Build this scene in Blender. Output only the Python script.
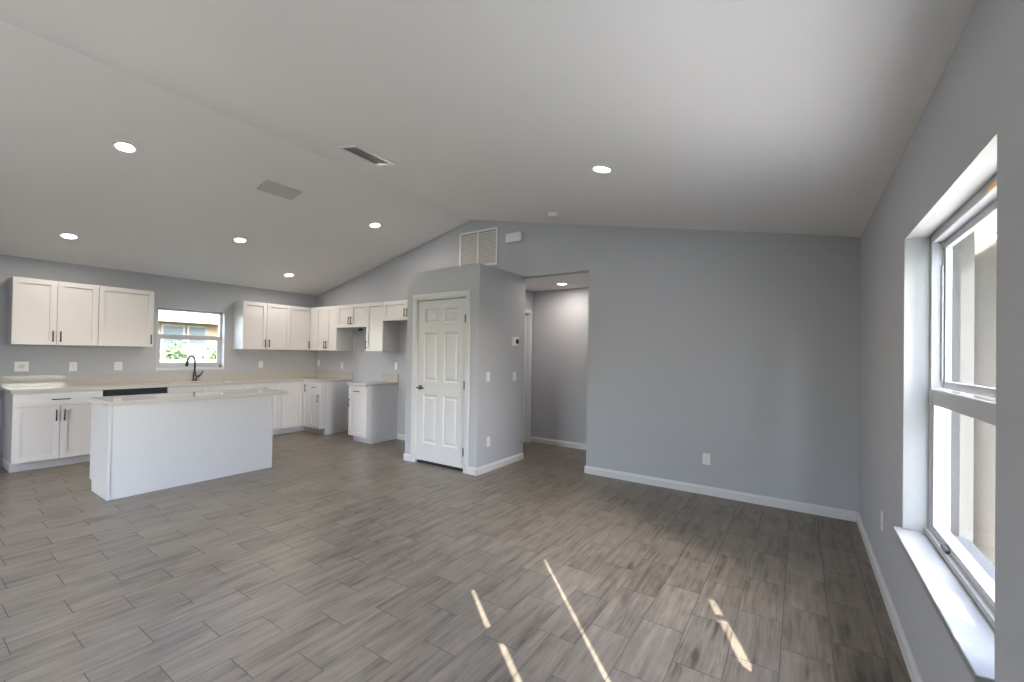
import bpy, bmesh, math, random
from mathutils import Vector, Matrix
random.seed(7)
for o in list(bpy.data.objects):
    bpy.data.objects.remove(o)
S = bpy.context.scene
C = S.collection
rad = math.radians

# ------------------------------------------------------------------ camera
YAW, PIT, ROLL, CAMH = rad(33.8737), rad(0.5787), rad(0.9444), 1.4
d0 = Vector((-math.sin(YAW), math.cos(YAW), 0)); r0 = Vector((math.cos(YAW), math.sin(YAW), 0)); zz = Vector((0, 0, 1))
fw = d0 * math.cos(PIT) + zz * math.sin(PIT)
up = -d0 * math.sin(PIT) + zz * math.cos(PIT)
rt = r0 * math.cos(ROLL) + up * math.sin(ROLL)
up = -r0 * math.sin(ROLL) + up * math.cos(ROLL)
cd = bpy.data.cameras.new('camera'); cam = bpy.data.objects.new('camera', cd); C.objects.link(cam)
M = Matrix((rt, up, -fw)).transposed().to_4x4(); M.translation = (0, 0, CAMH)
cam.matrix_world = M
cd.sensor_width = 36; cd.lens = 429.737 * 36 / 1024; cd.shift_y = (350.41 - 341) / 1024
cd.clip_start = 0.02; cd.clip_end = 300
S.camera = cam

# ------------------------------------------------------------------ sky, sun, exposure
EXPOSURE = 0.54
SKY = 3.8
SUN = 20.0
w = bpy.data.worlds.new('sky'); S.world = w; w.use_nodes = True
nt = w.node_tree; bg = nt.nodes['Background']
sky = nt.nodes.new('ShaderNodeTexSky'); sky.sky_type = 'NISHITA'; sky.sun_disc = False
sky.sun_elevation = rad(37); sky.sun_rotation = rad(124); sky.air_density = 1.0; sky.dust_density = 1.5; sky.ozone_density = 1.0
hs = nt.nodes.new('ShaderNodeHueSaturation'); hs.inputs['Saturation'].default_value = .75
nt.links.new(sky.outputs[0], hs.inputs['Color']); tn = nt.nodes.new('ShaderNodeMix'); tn.data_type = 'RGBA'; tn.blend_type = 'MULTIPLY'; tn.inputs[0].default_value = 1; tn.inputs[7].default_value = (1.02, .985, 1.02, 1)
nt.links.new(hs.outputs[0], tn.inputs[6]); nt.links.new(tn.outputs[2], bg.inputs[0]); bg.inputs[1].default_value = SKY
sl = bpy.data.lights.new('sun', 'SUN'); sl.energy = SUN; sl.angle = rad(0.12); sl.color = (1, 0.93, 0.82)
so = bpy.data.objects.new('sun', sl); C.objects.link(so)
SUNDIR = Vector((0.80, -0.54, 0.80)).normalized()
so.rotation_euler = SUNDIR.to_track_quat('Z', 'Y').to_euler(); so.location = (12, -14, 12)
S.view_settings.view_transform = 'Standard'; S.view_settings.look = 'None'
S.view_settings.exposure = EXPOSURE; S.view_settings.gamma = 1; S.view_settings.use_curve_mapping = False
S.cycles.use_denoising = True
S.cycles.max_bounces = 12; S.cycles.diffuse_bounces = 8; S.cycles.glossy_bounces = 4; S.cycles.transparent_max_bounces = 12
S.cycles.caustics_reflective = False; S.cycles.caustics_refractive = False
S.cycles.sample_clamp_indirect = 6

# ------------------------------------------------------------------ room numbers (metres)
XR, XL, YF, YB = 0.43, -7.776, 4.793, -2.2          # right, left, far, back wall faces
WT = 0.2                                        # outer wall thickness
HE, XP, HP = 2.477, -3.962, 3.338               # eave height, ridge position and height
PX0, PX1, PY, PZ = -4.292, -3.095, 3.915, 2.455    # pantry closet
HX0, HX1, HY, HZ = -3.62, -2.122, 5.97, 2.430   # hall

def zc(x):
    return HP - (HP - HE) * ((x - XP) / (XR - XP) if x > XP else (XP - x) / (XP - XL))
NR = Vector((HE - HP, 0, -(XR - XP))).normalized()      # ceiling normals, pointing into the room
NR = NR if NR.z < 0 else -NR
NL = Vector((-(HE - HP), 0, -(XP - XL))).normalized()
NL = NL if NL.z < 0 else -NL

# area portals in the window openings (only guide the sky's light)
def portal(name, loc, sx, sy, rot):
    l = bpy.data.lights.new(name, 'AREA'); l.shape = 'RECTANGLE'; l.size = sx; l.size_y = sy
    l.cycles.is_portal = True
    o = bpy.data.objects.new(name, l); C.objects.link(o); o.location = loc; o.rotation_euler = rot
portal('portal', (XR + WT + .03, 2.274, 1.29), 1.46, 1.24, (0, rad(90), 0))
portal('portal', (XR + WT + .03, 0.85, 1.70), 1.34, 1.02, (0, rad(90), 0))
portal('portal', (XL - WT - .03, 2.77, 1.56), .9, .88, (0, rad(-90), 0))
portal('portal', (-3.65, YB - WT - .03, 1.03), 1.9, 2.06, (rad(-90), 0, rad(180)))

# ------------------------------------------------------------------ materials
def N(nt, t, **kw):
    n = nt.nodes.new(t)
    for k, v in kw.items(): setattr(n, k, v)
    return n
def mat(name, col, rough=.5, metal=0, noise=0, nscale=30, bump=0, bscale=200, spec=.5, emit=None, estr=0):
    m = bpy.data.materials.new(name); m.use_nodes = True
    t = m.node_tree; b = t.nodes['Principled BSDF']
    b.inputs['Base Color'].default_value = (*col, 1); b.inputs['Roughness'].default_value = rough
    b.inputs['Metallic'].default_value = metal; b.inputs['Specular IOR Level'].default_value = spec
    if emit:
        b.inputs['Emission Color'].default_value = (*emit, 1); b.inputs['Emission Strength'].default_value = estr
    if noise or bump:
        tc = N(t, 'ShaderNodeTexCoord')
    if noise:
        n = N(t, 'ShaderNodeTexNoise'); n.inputs['Scale'].default_value = nscale; n.inputs['Detail'].default_value = 4
        t.links.new(tc.outputs['Object'], n.inputs['Vector'])
        r = N(t, 'ShaderNodeMapRange'); r.inputs[1].default_value = .3; r.inputs[2].default_value = .7
        r.inputs[3].default_value = 1 - noise; r.inputs[4].default_value = 1 + noise
        t.links.new(n.outputs[0], r.inputs[0])
        v = N(t, 'ShaderNodeVectorMath', operation='SCALE'); v.inputs[0].default_value = col
        t.links.new(r.outputs[0], v.inputs['Scale']); t.links.new(v.outputs[0], b.inputs['Base Color'])
    if bump:
        n2 = N(t, 'ShaderNodeTexNoise'); n2.inputs['Scale'].default_value = bscale; n2.inputs['Detail'].default_value = 2
        t.links.new(tc.outputs['Object'], n2.inputs['Vector'])
        bp = N(t, 'ShaderNodeBump'); bp.inputs['Strength'].default_value = bump; bp.inputs['Distance'].default_value = .002
        t.links.new(n2.outputs[0], bp.inputs['Height']); t.links.new(bp.outputs[0], b.inputs['Normal'])
    return m

def glass_mat():
    m = bpy.data.materials.new('window_glass'); m.use_nodes = True; t = m.node_tree; t.nodes.clear()
    o = N(t, 'ShaderNodeOutputMaterial'); mx = N(t, 'ShaderNodeMixShader'); tr = N(t, 'ShaderNodeBsdfTransparent')
    g = N(t, 'ShaderNodeBsdfGlossy'); g.inputs['Roughness'].default_value = .02
    lw = N(t, 'ShaderNodeLayerWeight'); lw.inputs[0].default_value = .5
    pw = N(t, 'ShaderNodeMath', operation='POWER'); pw.inputs[1].default_value = 8; t.links.new(lw.outputs['Facing'], pw.inputs[0])
    fr = N(t, 'ShaderNodeMath', operation='MULTIPLY_ADD'); fr.inputs[1].default_value = .35; fr.inputs[2].default_value = .03; t.links.new(pw.outputs[0], fr.inputs[0])
    tr.inputs[0].default_value = (.95, .97, .97, 1)
    t.links.new(fr.outputs[0], mx.inputs[0]); t.links.new(tr.outputs[0], mx.inputs[1]); t.links.new(g.outputs[0], mx.inputs[2])
    t.links.new(mx.outputs[0], o.inputs[0]); return m

def floor_mat():
    m = bpy.data.materials.new('wood_look_tile'); m.use_nodes = True; t = m.node_tree; b = t.nodes['Principled BSDF']
    L = t.links.new
    geo = N(t, 'ShaderNodeNewGeometry'); sp = N(t, 'ShaderNodeSeparateXYZ'); L(geo.outputs['Position'], sp.inputs[0])
    def mth(op, a, b_=None, c=None):
        n = N(t, 'ShaderNodeMath', operation=op)
        for i, v in enumerate((a, b_, c)):
            if v is None: continue
            if isinstance(v, (int, float)): n.inputs[i].default_value = v
            else: L(v, n.inputs[i])
        return n.outputs[0]
    W, LEN, SH = .207, .440, .199
    u = mth('DIVIDE', mth('ADD', sp.outputs[0], 2.345), W)
    row = mth('FLOOR', u); fu = mth('SUBTRACT', u, row)
    v = mth('DIVIDE', mth('SUBTRACT', mth('SUBTRACT', sp.outputs[1], 1.172), mth('MULTIPLY', row, SH)), LEN)
    col = mth('FLOOR', v); fv = mth('SUBTRACT', v, col)
    du = mth('MULTIPLY', mth('MINIMUM', fu, mth('SUBTRACT', 1.0, fu)), W)
    dv = mth('MULTIPLY', mth('MINIMUM', fv, mth('SUBTRACT', 1.0, fv)), LEN)
    gu = N(t, 'ShaderNodeMapRange'); L(du, gu.inputs[0]); gu.inputs[1].default_value = .0009; gu.inputs[2].default_value = .0022; gu.inputs[3].default_value = 1; gu.inputs[4].default_value = 0
    gv = N(t, 'ShaderNodeMapRange'); L(dv, gv.inputs[0]); gv.inputs[1].default_value = .0012; gv.inputs[2].default_value = .0028; gv.inputs[3].default_value = 1; gv.inputs[4].default_value = 0
    gr = mth('MAXIMUM', mth('MULTIPLY', gu.outputs[0], .8), mth('MULTIPLY', gv.outputs[0], .85))
    cid = N(t, 'ShaderNodeCombineXYZ'); L(row, cid.inputs[0]); L(col, cid.inputs[1])
    wn = N(t, 'ShaderNodeTexWhiteNoise', noise_dimensions='2D'); L(cid.outputs[0], wn.inputs['Vector'])
    # grain, stretched along the plank and different on every plank
    def grain(sx, sy, off, det):
        c = N(t, 'ShaderNodeCombineXYZ')
        L(mth('MULTIPLY', sp.outputs[0], sx), c.inputs[0])
        L(mth('ADD', mth('MULTIPLY', sp.outputs[1], sy), mth('MULTIPLY', wn.outputs[0], off)), c.inputs[1])
        L(mth('MULTIPLY', wn.outputs[0], 37.0), c.inputs[2])
        n = N(t, 'ShaderNodeTexNoise'); n.inputs['Scale'].default_value = 1; n.inputs['Detail'].default_value = det
        n.inputs['Roughness'].default_value = .6; n.inputs['Distortion'].default_value = .6
        L(c.outputs[0], n.inputs['Vector']); return n.outputs[0]
    g1 = grain(26, 2.2, 9, 5); g2 = grain(80, 3.2, 5, 4); g3 = grain(6, 3.5, 3, 2)
    s = mth('ADD', mth('ADD', mth('MULTIPLY', g1, .55), mth('MULTIPLY', g2, .22)), mth('MULTIPLY', g3, .23))
    s = mth('ADD', s, mth('MULTIPLY', mth('SUBTRACT', wn.outputs[0], .5), .06))
    cr = N(t, 'ShaderNodeValToRGB'); L(s, cr.inputs[0])
    e = cr.color_ramp.elements
    e[0].position = .36; e[0].color = (.068, .055, .043, 1)
    e[1].position = .63; e[1].color = (.222, .192, .158, 1)
    k = e.new(.47); k.color = (.148, .126, .102, 1)
    mx = N(t, 'ShaderNodeMix', data_type='RGBA'); L(gr, mx.inputs[0]); L(cr.outputs[0], mx.inputs[6])
    mx.inputs[7].default_value = (.062, .057, .053, 1)
    L(mx.outputs[2], b.inputs['Base Color'])
    rr = mth('ADD', .29, mth('MULTIPLY', g1, .16)); L(mth('ADD', rr, mth('MULTIPLY', gr, .3)), b.inputs['Roughness'])
    b.inputs['Specular IOR Level'].default_value = .45
    bp = N(t, 'ShaderNodeBump'); bp.inputs['Strength'].default_value = .35; bp.inputs['Distance'].default_value = .002
    L(mth('SUBTRACT', mth('MULTIPLY', g1, .25), gr), bp.inputs['Height']); L(bp.outputs[0], b.inputs['Normal'])
    return m

MT = dict(
    wall=mat('wall_paint', (.395, .405, .438), .6, bump=.12, bscale=160, spec=.3),
    ceil=mat('ceiling_paint', (.755, .735, .728), .8, bump=.25, bscale=120, spec=.2),
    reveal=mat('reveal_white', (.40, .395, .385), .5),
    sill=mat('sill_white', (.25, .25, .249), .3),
    trim=mat('trim_white', (.56, .56, .57), .35),
    cab=mat('cabinet_white', (.585, .575, .58), .32),
    cabside=mat('cabinet_side_white', (.53, .53, .55), .25),
    toe=mat('toe_kick_white', (.45, .45, .48), .45),
    island=mat('island_panel_white', (.42, .42, .435), .28),
    quartz=mat('quartz_cream', (.42, .395, .365), .05, noise=.05, nscale=60),
    bronze=mat('handle_bronze', (.06, .052, .048), .32, metal=.9),
    nickel=mat('nickel', (.11, .108, .105), .32, metal=1),
    black=mat('appliance_black', (.012, .012, .014), .18),
    dark=mat('dark_gap', (.02, .02, .02), .7),
    steel=mat('sink_steel', (.45, .45, .46), .3, metal=1),
    plate=mat('plate_white', (.68, .68, .68), .35),
    alu=mat('window_frame_grey', (.46, .465, .48), .35),
    vent=mat('vent_dark_grey', (.20, .195, .19), .6), louver=mat('louver_grey', (.52, .50, .48), .5),
    grille=mat('grille_grey', (.56, .555, .54), .6),
    ring=mat('downlight_white', (.85, .85, .84), .4),
    lens=mat('downlight_lens', (.9, .9, .9), .4, emit=(1, .92, .80), estr=14),
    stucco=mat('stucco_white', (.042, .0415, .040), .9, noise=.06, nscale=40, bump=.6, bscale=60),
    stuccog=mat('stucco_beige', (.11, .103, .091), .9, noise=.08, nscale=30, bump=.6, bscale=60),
    soffit=mat('soffit_white', (.80, .76, .68), .7), fascia=mat('fascia_white', (.14, .138, .135), .7),
    grass=mat('lawn', (.13, .19, .06), .95, noise=.35, nscale=9),
    drive=mat('driveway_concrete', (.11, .11, .11), .9, noise=.1, nscale=3), concrete=mat('concrete', (.72, .66, .56), .9, noise=.1, nscale=5),
    leaf=mat('shrub_leaf', (.085, .12, .05), .8, noise=.4, nscale=12),
    bark=mat('shrub_bark', (.16, .12, .09), .9),
    housewall=mat('house_render', (.17, .12, .075), .9, noise=.05, nscale=4),
    roof=mat('house_roof', (.55, .54, .52), .8, noise=.12, nscale=8),
    screen=mat('sun_screen', (.40, .39, .37), .85, noise=.12, nscale=6),
    darkglass=mat('house_glass', (.05, .06, .062), .5, spec=.2),
    ldisp=mat('thermostat_face', (.015, .015, .018), .15),
    amber=mat('amber_plastic', (.75, .48, .12), .4),
    floor=floor_mat(), glass=glass_mat(),
)

# ------------------------------------------------------------------ mesh helpers
class MB:
    def __init__(s): s.bm = bmesh.new()
    def box(s, x0, x1, y0, y1, z0, z1):
        if x0 > x1: x0, x1 = x1, x0
        if y0 > y1: y0, y1 = y1, y0
        if z0 > z1: z0, z1 = z1, z0
        v = [s.bm.verts.new(p) for p in ((x0,y0,z0),(x1,y0,z0),(x1,y1,z0),(x0,y1,z0),(x0,y0,z1),(x1,y0,z1),(x1,y1,z1),(x0,y1,z1))]
        for f in ((3,2,1,0),(4,5,6,7),(0,1,5,4),(1,2,6,5),(2,3,7,6),(3,0,4,7)): s.bm.faces.new([v[i] for i in f])
        return s
    def prism(s, pts, vec):
        a = [s.bm.verts.new(p) for p in pts]; vec = Vector(vec)
        b = [s.bm.verts.new(Vector(p) + vec) for p in pts]; n = len(a)
        s.bm.faces.new(a); s.bm.faces.new(b[::-1])
        for i in range(n): s.bm.faces.new((a[i], b[i], b[(i+1) % n], a[(i+1) % n]))
        return s
    def frustum(s, r0_, r1_, frm, to, n=20, cap=True):
        frm = Vector(frm); to = Vector(to); q = (to - frm).to_track_quat('Z', 'Y')
        A = []; B = []
        for i in range(n):
            c = Vector((math.cos(2*math.pi*i/n), math.sin(2*math.pi*i/n), 0))
            A.append(s.bm.verts.new(frm + q @ (c*r0_))); B.append(s.bm.verts.new(to + q @ (c*r1_)))
        for i in range(n): s.bm.faces.new((A[i], A[(i+1)%n], B[(i+1)%n], B[i]))
        if cap: s.bm.faces.new(A[::-1]); s.bm.faces.new(B)
        return s
    def tube(s, pts, r, n=10):
        pts = [Vector(p) for p in pts]; rings = []
        rr = r if isinstance(r, (list, tuple)) else [r]*len(pts)
        ref = Vector((0, 0, 1))
        for i, p in enumerate(pts):
            d = (pts[min(i+1, len(pts)-1)] - pts[max(i-1, 0)]).normalized()
            a = d.cross(ref)
            if a.length < 1e-3: a = d.cross(Vector((0, 1, 0)))
            a.normalize(); b = d.cross(a).normalized()
            if rings and a.dot(pa) < 0: a, b = -a, -b
            pa = a
            rings.append([s.bm.verts.new(p + (a*math.cos(2*math.pi*k/n) + b*math.sin(2*math.pi*k/n))*rr[i]) for k in range(n)])
        for A, B in zip(rings, rings[1:]):
            for k in range(n): s.bm.faces.new((A[k], A[(k+1)%n], B[(k+1)%n], B[k]))
        s.bm.faces.new(rings[0][::-1]); s.bm.faces.new(rings[-1])
        return s
    def ring(s, c, nrm, r_in, r_out, h, n=28):
        c = Vector(c); q = Vector(nrm).to_track_quat('Z', 'Y')
        prof = ((r_in, 0), (r_out, 0), (r_out, h*.4), (r_in + (r_out-r_in)*.4, h), (r_in, h*.6)); R = []
        for i in range(n):
            e = Vector((math.cos(2*math.pi*i/n), math.sin(2*math.pi*i/n), 0))
            R.append([s.bm.verts.new(c + q @ (e*a + Vector((0, 0, b)))) for a, b in prof])
        for i in range(n):
            A, B = R[i], R[(i+1) % n]
            for k in range(len(prof)): s.bm.faces.new((A[k], A[(k+1)%len(prof)], B[(k+1)%len(prof)], B[k]))
        return s
    def build(s, name, m, parent=None, bevel=0, smooth=False, seg=2, origin=None):
        bmesh.ops.recalc_face_normals(s.bm, faces=s.bm.faces)
        if parent is None:
            if origin is None:
                xs = [v.co.x for v in s.bm.verts]; ys = [v.co.y for v in s.bm.verts]; zs = [v.co.z for v in s.bm.verts]
                origin = Vector(((min(xs)+max(xs))/2, (min(ys)+max(ys))/2, min(zs)))
            off = Vector(origin)
        else:
            r = parent
            while r.parent: r = r.parent
            off = r.location.copy()
        bmesh.ops.translate(s.bm, vec=-off, verts=s.bm.verts)
        me = bpy.data.meshes.new(name); s.bm.to_mesh(me); s.bm.free()
        me.materials.append(m)
        o = bpy.data.objects.new(name, me); C.objects.link(o)
        if parent is None: o.location = off
        else: o.parent = parent
        if smooth:
            for p in me.polygons: p.use_smooth = True
        if bevel:
            b = o.modifiers.new('bevel', 'BEVEL'); b.width = bevel; b.segments = seg; b.limit_method = 'ANGLE'; b.angle_limit = rad(40)
        return o

def tag(o, label, cat, group=None, kind=None):
    o['label'] = label; o['category'] = cat
    if group: o['group'] = group
    if kind: o['kind'] = kind
    return o
def struct(o, label=None):
    o['kind'] = 'structure'
    if label: o['label'] = label
    return o
def empty(name, loc):
    o = bpy.data.objects.new(name, None); o.empty_display_size = .1; C.objects.link(o); o.location = loc; return o

# ------------------------------------------------------------------ room shell
o = MB().box(XL-WT, XR+WT, YB-WT, YF, -.12, 0).box(HX0-.12, HX1+.02, YF, HY+.02, -.12, 0).build('floor', MT['floor'], origin=(0,0,0))
struct(o, 'grey wood-look plank tile floor')

b = MB()
b.prism([(XP, YB-WT, HP), (XR+WT, YB-WT, zc(XR+WT)), (XR+WT, YB-WT, zc(XR+WT)+.15), (XP, YB-WT, HP+.15)], (0, YF-YB+2*WT, 0))
b.prism([(XP, YB-WT, HP), (XP, YB-WT, HP+.15), (XL-WT, YB-WT, zc(XL-WT)+.15), (XL-WT, YB-WT, zc(XL-WT))], (0, YF-YB+2*WT, 0))
struct(b.build('ceiling', MT['ceil'], origin=(0,0,0)), 'white vaulted ceiling with a ridge')
struct(MB().box(HX0-.12, HX1+.12, YF+.12, HY+.12, HZ, HZ+.1).build('ceiling_hall', MT['ceil']), 'flat white hall ceiling')

# right wall with its window opening and an unseen one added for streaks
W1 = (1.655, 2.893, .563, 2.02)
W2 = (.34, 1.36, 1.02, 2.37)
def wall_x(name, x0, x1, openings, ytop=HE):
    b = MB(); ys = YB - WT
    for (y0, y1, z0, z1) in sorted(openings):
        b.box(x0, x1, ys, y0, 0, ytop); b.box(x0, x1, y0, y1, 0, z0); b.box(x0, x1, y0, y1, z1, ytop); ys = y1
    b.box(x0, x1, ys, YF+WT, 0, ytop)
    return struct(b.build(name, MT['wall']))
wall_x('wall_right', XR, XR+WT, [W1, W2])
W3 = (2.308, 3.195, 1.115, 2.02)
wall_x('wall_left', XL-WT, XL, [W3])
def gable(name, y0, y1, pieces):
    b = MB()
    for (x0, x1, z0, z1) in pieces:
        if z1 is None:
            xs = [x0] + ([XP] if x0 < XP < x1 else []) + [x1]
            b.prism([(x0, y0, z0), (x1, y0, z0)] + [(x, y0, zc(x)) for x in reversed(xs)], (0, y1-y0, 0))
        else: b.box(x0, x1, y0, y1, z0, z1)
    return struct(b.build(name, MT['wall']))
gable('wall_far', YF, YF+.12, [(XL, PX1, 0, None), (PX1, HX1, HZ, None), (HX1, XR, 0, None)])
SD = (-4.6, -2.7, 0, 2.06)   # sliding glass door opening in the back wall
gable('wall_back', YB-WT, YB, [(XL, SD[0], 0, None), (SD[0], SD[1], SD[3], None), (SD[1], XR, 0, None)])
# hall
HD = (5.10, 5.885, 2.07)
b = MB().box(HX0-.12, HX0, YF+.12, HD[0], 0, HZ).box(HX0-.12, HX0, HD[0], HD[1], HD[2], HZ).box(HX0-.12, HX0, HD[1], HY+.12, 0, HZ)
struct(b.build('wall_hall_left', MT['wall']))
struct(MB().box(HX0, HX1+.12, HY, HY+.12, 0, HZ).build('wall_hall_far', MT['wall']))
struct(MB().box(HX1, HX1+.12, YF+.12, HY, 0, HZ).build('wall_hall_right', MT['wall']))
# pantry closet: front wall with its door opening, right wall, left wall and top
PD = (-4.098, -3.298, 2.072)
b = MB().box(PX0, PD[0]-.02, PY, PY+.11, 0, PZ).box(PD[1]+.02, PX1-.0, PY, PY+.11, 0, PZ).box(PD[0]-.02, PD[1]+.02, PY, PY+.11, PD[2]+.02, PZ)
b.box(PX0, PX0+.11, PY+.11, YF, 0, PZ).box(PX1-.11, PX1, PY+.11, YF, 0, PZ).box(PX0+.11, PX1-.11, PY+.11, YF, PZ-.1, PZ)
struct(b.build('wall_pantry', MT['wall']), 'grey boxed-in pantry closet walls')

# baseboards
def bb(name, pieces):
    b = MB(); H = .086
    for (ax, p, n, a0, a1) in pieces:   # ax: wall plane axis, p: plane, n: room side, span a0..a1
        t = .015 * n; prof = [(0, 0), (t, 0), (t, H-.022), (t*.55, H-.008), (t*.4, H), (0, H)]
        if ax == 'x': b.prism([(p+q[0], a0, q[1]) for q in prof], (0, a1-a0, 0))
        else: b.prism([(a0, p+q[0], q[1]) for q in prof], (a1-a0, 0, 0))
    return struct(b.build(name, MT['trim']))
bb('baseboard_right', [('x', XR, -1, YB, YF)])
bb('baseboard_far', [('y', YF, -1, HX1-.015, XR), ('y', YF, -1, -5.42, PX0), ('x', HX1, -1, YF, YF+.12)])
bb('baseboard_left', [('x', XL, 1, YB, .86)])
bb('baseboard_pantry', [('y', PY, -1, PX0-.015, PD[0]-.085), ('y', PY, -1, PD[1]+.085, PX1+.015), ('x', PX1, 1, PY-.015, YF+.12), ('x', PX0, -1, PY-.015, YF)])
bb('baseboard_hall', [('y', HY, -1, HX0, HX1), ('x', HX0, 1, HD[1]+.07, HY)])
bb('baseboard_back', [('y', YB, 1, XL, SD[0]), ('y', YB, 1, SD[1], XR)])

# ------------------------------------------------------------------ windows
def window_right(name, wn, amber=True, fixed=False):
    y0, y1, z0, z1 = wn
    xi, xo = XR+.095, XR+.165
    root = struct(empty(name, (XR+.1, (y0+y1)/2, z0)))
    f = MB(); fwid = .035
    f.box(xi, xo, y0, y0+fwid, z0, z1).box(xi, xo, y1-fwid, y1, z0, z1).box(xi, xo, y0, y1, z1-.045, z1).box(xi, xo, y0, y1, z0, z0+.035)
    f.box(xi-.014, xi, y0, y1, z0+.0, z0+.028)      # inner track lip
    fo = f.build('frame', MT['alu'], root, bevel=.002)
    zm = 1.272
    a, c = y0+fwid, y1-fwid
    if fixed:
        MB().box(xi+.03, xi+.036, y0+fwid, y1-fwid, z0+.035, z1-.045).build('pane', MT['glass'], root)
    if not fixed:
        up_ = MB(); x0, x1 = xi+.042, xi+.064; s = .034
        up_.box(x0, x1, a, a+s, zm, z1-.045).box(x0, x1, c-s, c, zm, z1-.045).box(x0, x1, a+s, c-s, z1-.045-s, z1-.045).box(x0, x1, a+s, c-s, zm, zm+.036)
        us = up_.build('upper_sash', MT['alu'], root, bevel=.002)
        MB().box(x0+.008, x0+.014, a+s, c-s, zm+.036, z1-.045-s).build('pane', MT['glass'], us)
        lo = MB(); x0, x1 = xi+.004, xi+.03; s = .036
        lo.box(x0, x1, a, a+s, z0+.035, zm-.006).box(x0, x1, c-s, c, z0+.035, zm-.006).box(x0, x1, a+s, c-s, zm-.078, zm-.006).box(x0, x1, a+s, c-s, z0+.035, z0+.06)
        ls = lo.build('lower_sash', MT['alu'], root, bevel=.002)
        MB().box(x0+.008, x0+.014, a+s, c-s, z0+.06, zm-.078).build('pane', MT['glass'], ls)
        MB().box(xi-.012, xi+.02, (y0+y1)/2+.26, (y0+y1)/2+.34, z0+.028, z0+.046).build('latch', MT['nickel'], root, bevel=.003)
    # plastered reveal lining and sill board
    rv = MB().box(XR+.001, xi, y0-.0, y0+.008, z0, z1).box(XR+.001, xi, y1-.008, y1, z0, z1).box(XR+.001, xi, y0, y1, z1-.008, z1)
    rv.build('reveal', MT['reveal'], root)
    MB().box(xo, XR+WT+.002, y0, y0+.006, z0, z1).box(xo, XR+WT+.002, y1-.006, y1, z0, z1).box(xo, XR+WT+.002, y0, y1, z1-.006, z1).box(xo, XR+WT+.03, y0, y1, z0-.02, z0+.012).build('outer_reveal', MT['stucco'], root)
    MB().box(XR-(0 if fixed else .036), xi-.0, y0, y1, z0-.022, z0+.004).build('window_sill', MT['sill'], root, bevel=.004)
    # balance cover at the far jamb
    MB().box(xi+.034, xi+.04, y1-fwid-.02, y1-fwid, zm+.04, z1-.16).build('jamb_cover', MT['trim'], root)
    if amber:
        MB().box(xi-.002, xi+.01, y0+.33, y0+.45, z1-.044, z1-.026).build('shipping_clip', MT['amber'], root, bevel=.003)
    return root
window_right('window_1', W1)
window_right('added_window', W2, False, True)  # unseen window, added to let the sun streaks reach the floor

y0, y1, z0, z1 = W3
root = struct(empty('window_3', (XL-.12, (y0+y1)/2, z0)))
xo, xi = XL-.15, XL-.085
f = MB(); fwid = .04
f.box(xo, xi, y0, y0+fwid, z0, z1).box(xo, xi, y1-fwid, y1, z0, z1).box(xo, xi, y0, y1, z1-.04, z1).box(xo, xi, y0, y1, z0, z0+.045)
f.build('frame', MT['alu'], root, bevel=.002)
us = MB().box(xo+.01, xo+.035, y0+fwid, y1-fwid, 1.565, 1.620).build('upper_sash', MT['alu'], root)
MB().box(xo+.018, xo+.023, y0+fwid, y1-fwid, 1.620, z1-.04).build('pane', MT['glass'], us)
a, c = y0+fwid, y1-fwid
ls = MB().box(xo+.036, xi-.004, a, a+.03, z0+.045, 1.608).box(xo+.036, xi-.004, c-.03, c, z0+.045, 1.608).box(xo+.036, xi-.004, a+.03, c-.03, 1.55, 1.608).box(xo+.036, xi-.004, a+.03, c-.03, z0+.045, z0+.08).build('lower_sash', MT['alu'], root)
MB().box(xo+.042, xo+.047, a+.03, c-.03, z0+.08, 1.55).build('pane', MT['glass'], ls)
MB().box(xi, XL-.001, y0, y0+.008, z0, z1).box(xi, XL-.001, y1-.008, y1, z0, z1).box(xi, XL-.001, y0, y1, z1-.008, z1).build('reveal', MT['trim'], root)
MB().box(xi, XL+.010, y0-.004, y1+.004, z0-.03, z0+.004).build('window_sill', MT['trim'], root, bevel=.003)

# sliding glass door in the back wall, behind the camera
root = struct(empty('door_3', ((SD[0]+SD[1])/2, YB-.1, 0)))
f = MB().box(SD[0], SD[0]+.05, YB-.16, YB-.05, 0, SD[3]).box(SD[1]-.05, SD[1], YB-.16, YB-.05, 0, SD[3]).box(SD[0], SD[1], YB-.16, YB-.05, SD[3]-.05, SD[3]).box(SD[0], SD[1], YB-.16, YB-.05, 0, .03)
f.build('frame', MT['alu'], root)
for i in range(3):
    a = SD[0]+.05 + i*(SD[1]-SD[0]-.1)/3; c = a+(SD[1]-SD[0]-.1)/3; yy = YB-.13+.025*(i % 2)
    p = MB().box(a, a+.05, yy, yy+.022, .03, SD[3]-.05).box(c-.05, c, yy, yy+.022, .03, SD[3]-.05).box(a, c, yy, yy+.022, .03, .1).box(a, c, yy, yy+.022, SD[3]-.1, SD[3]-.05).build('sliding_panel', MT['alu'], root)
    MB().box(a+.05, c-.05, yy+.008, yy+.014, .1, SD[3]-.1).build('pane', MT['glass'], p)

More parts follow.
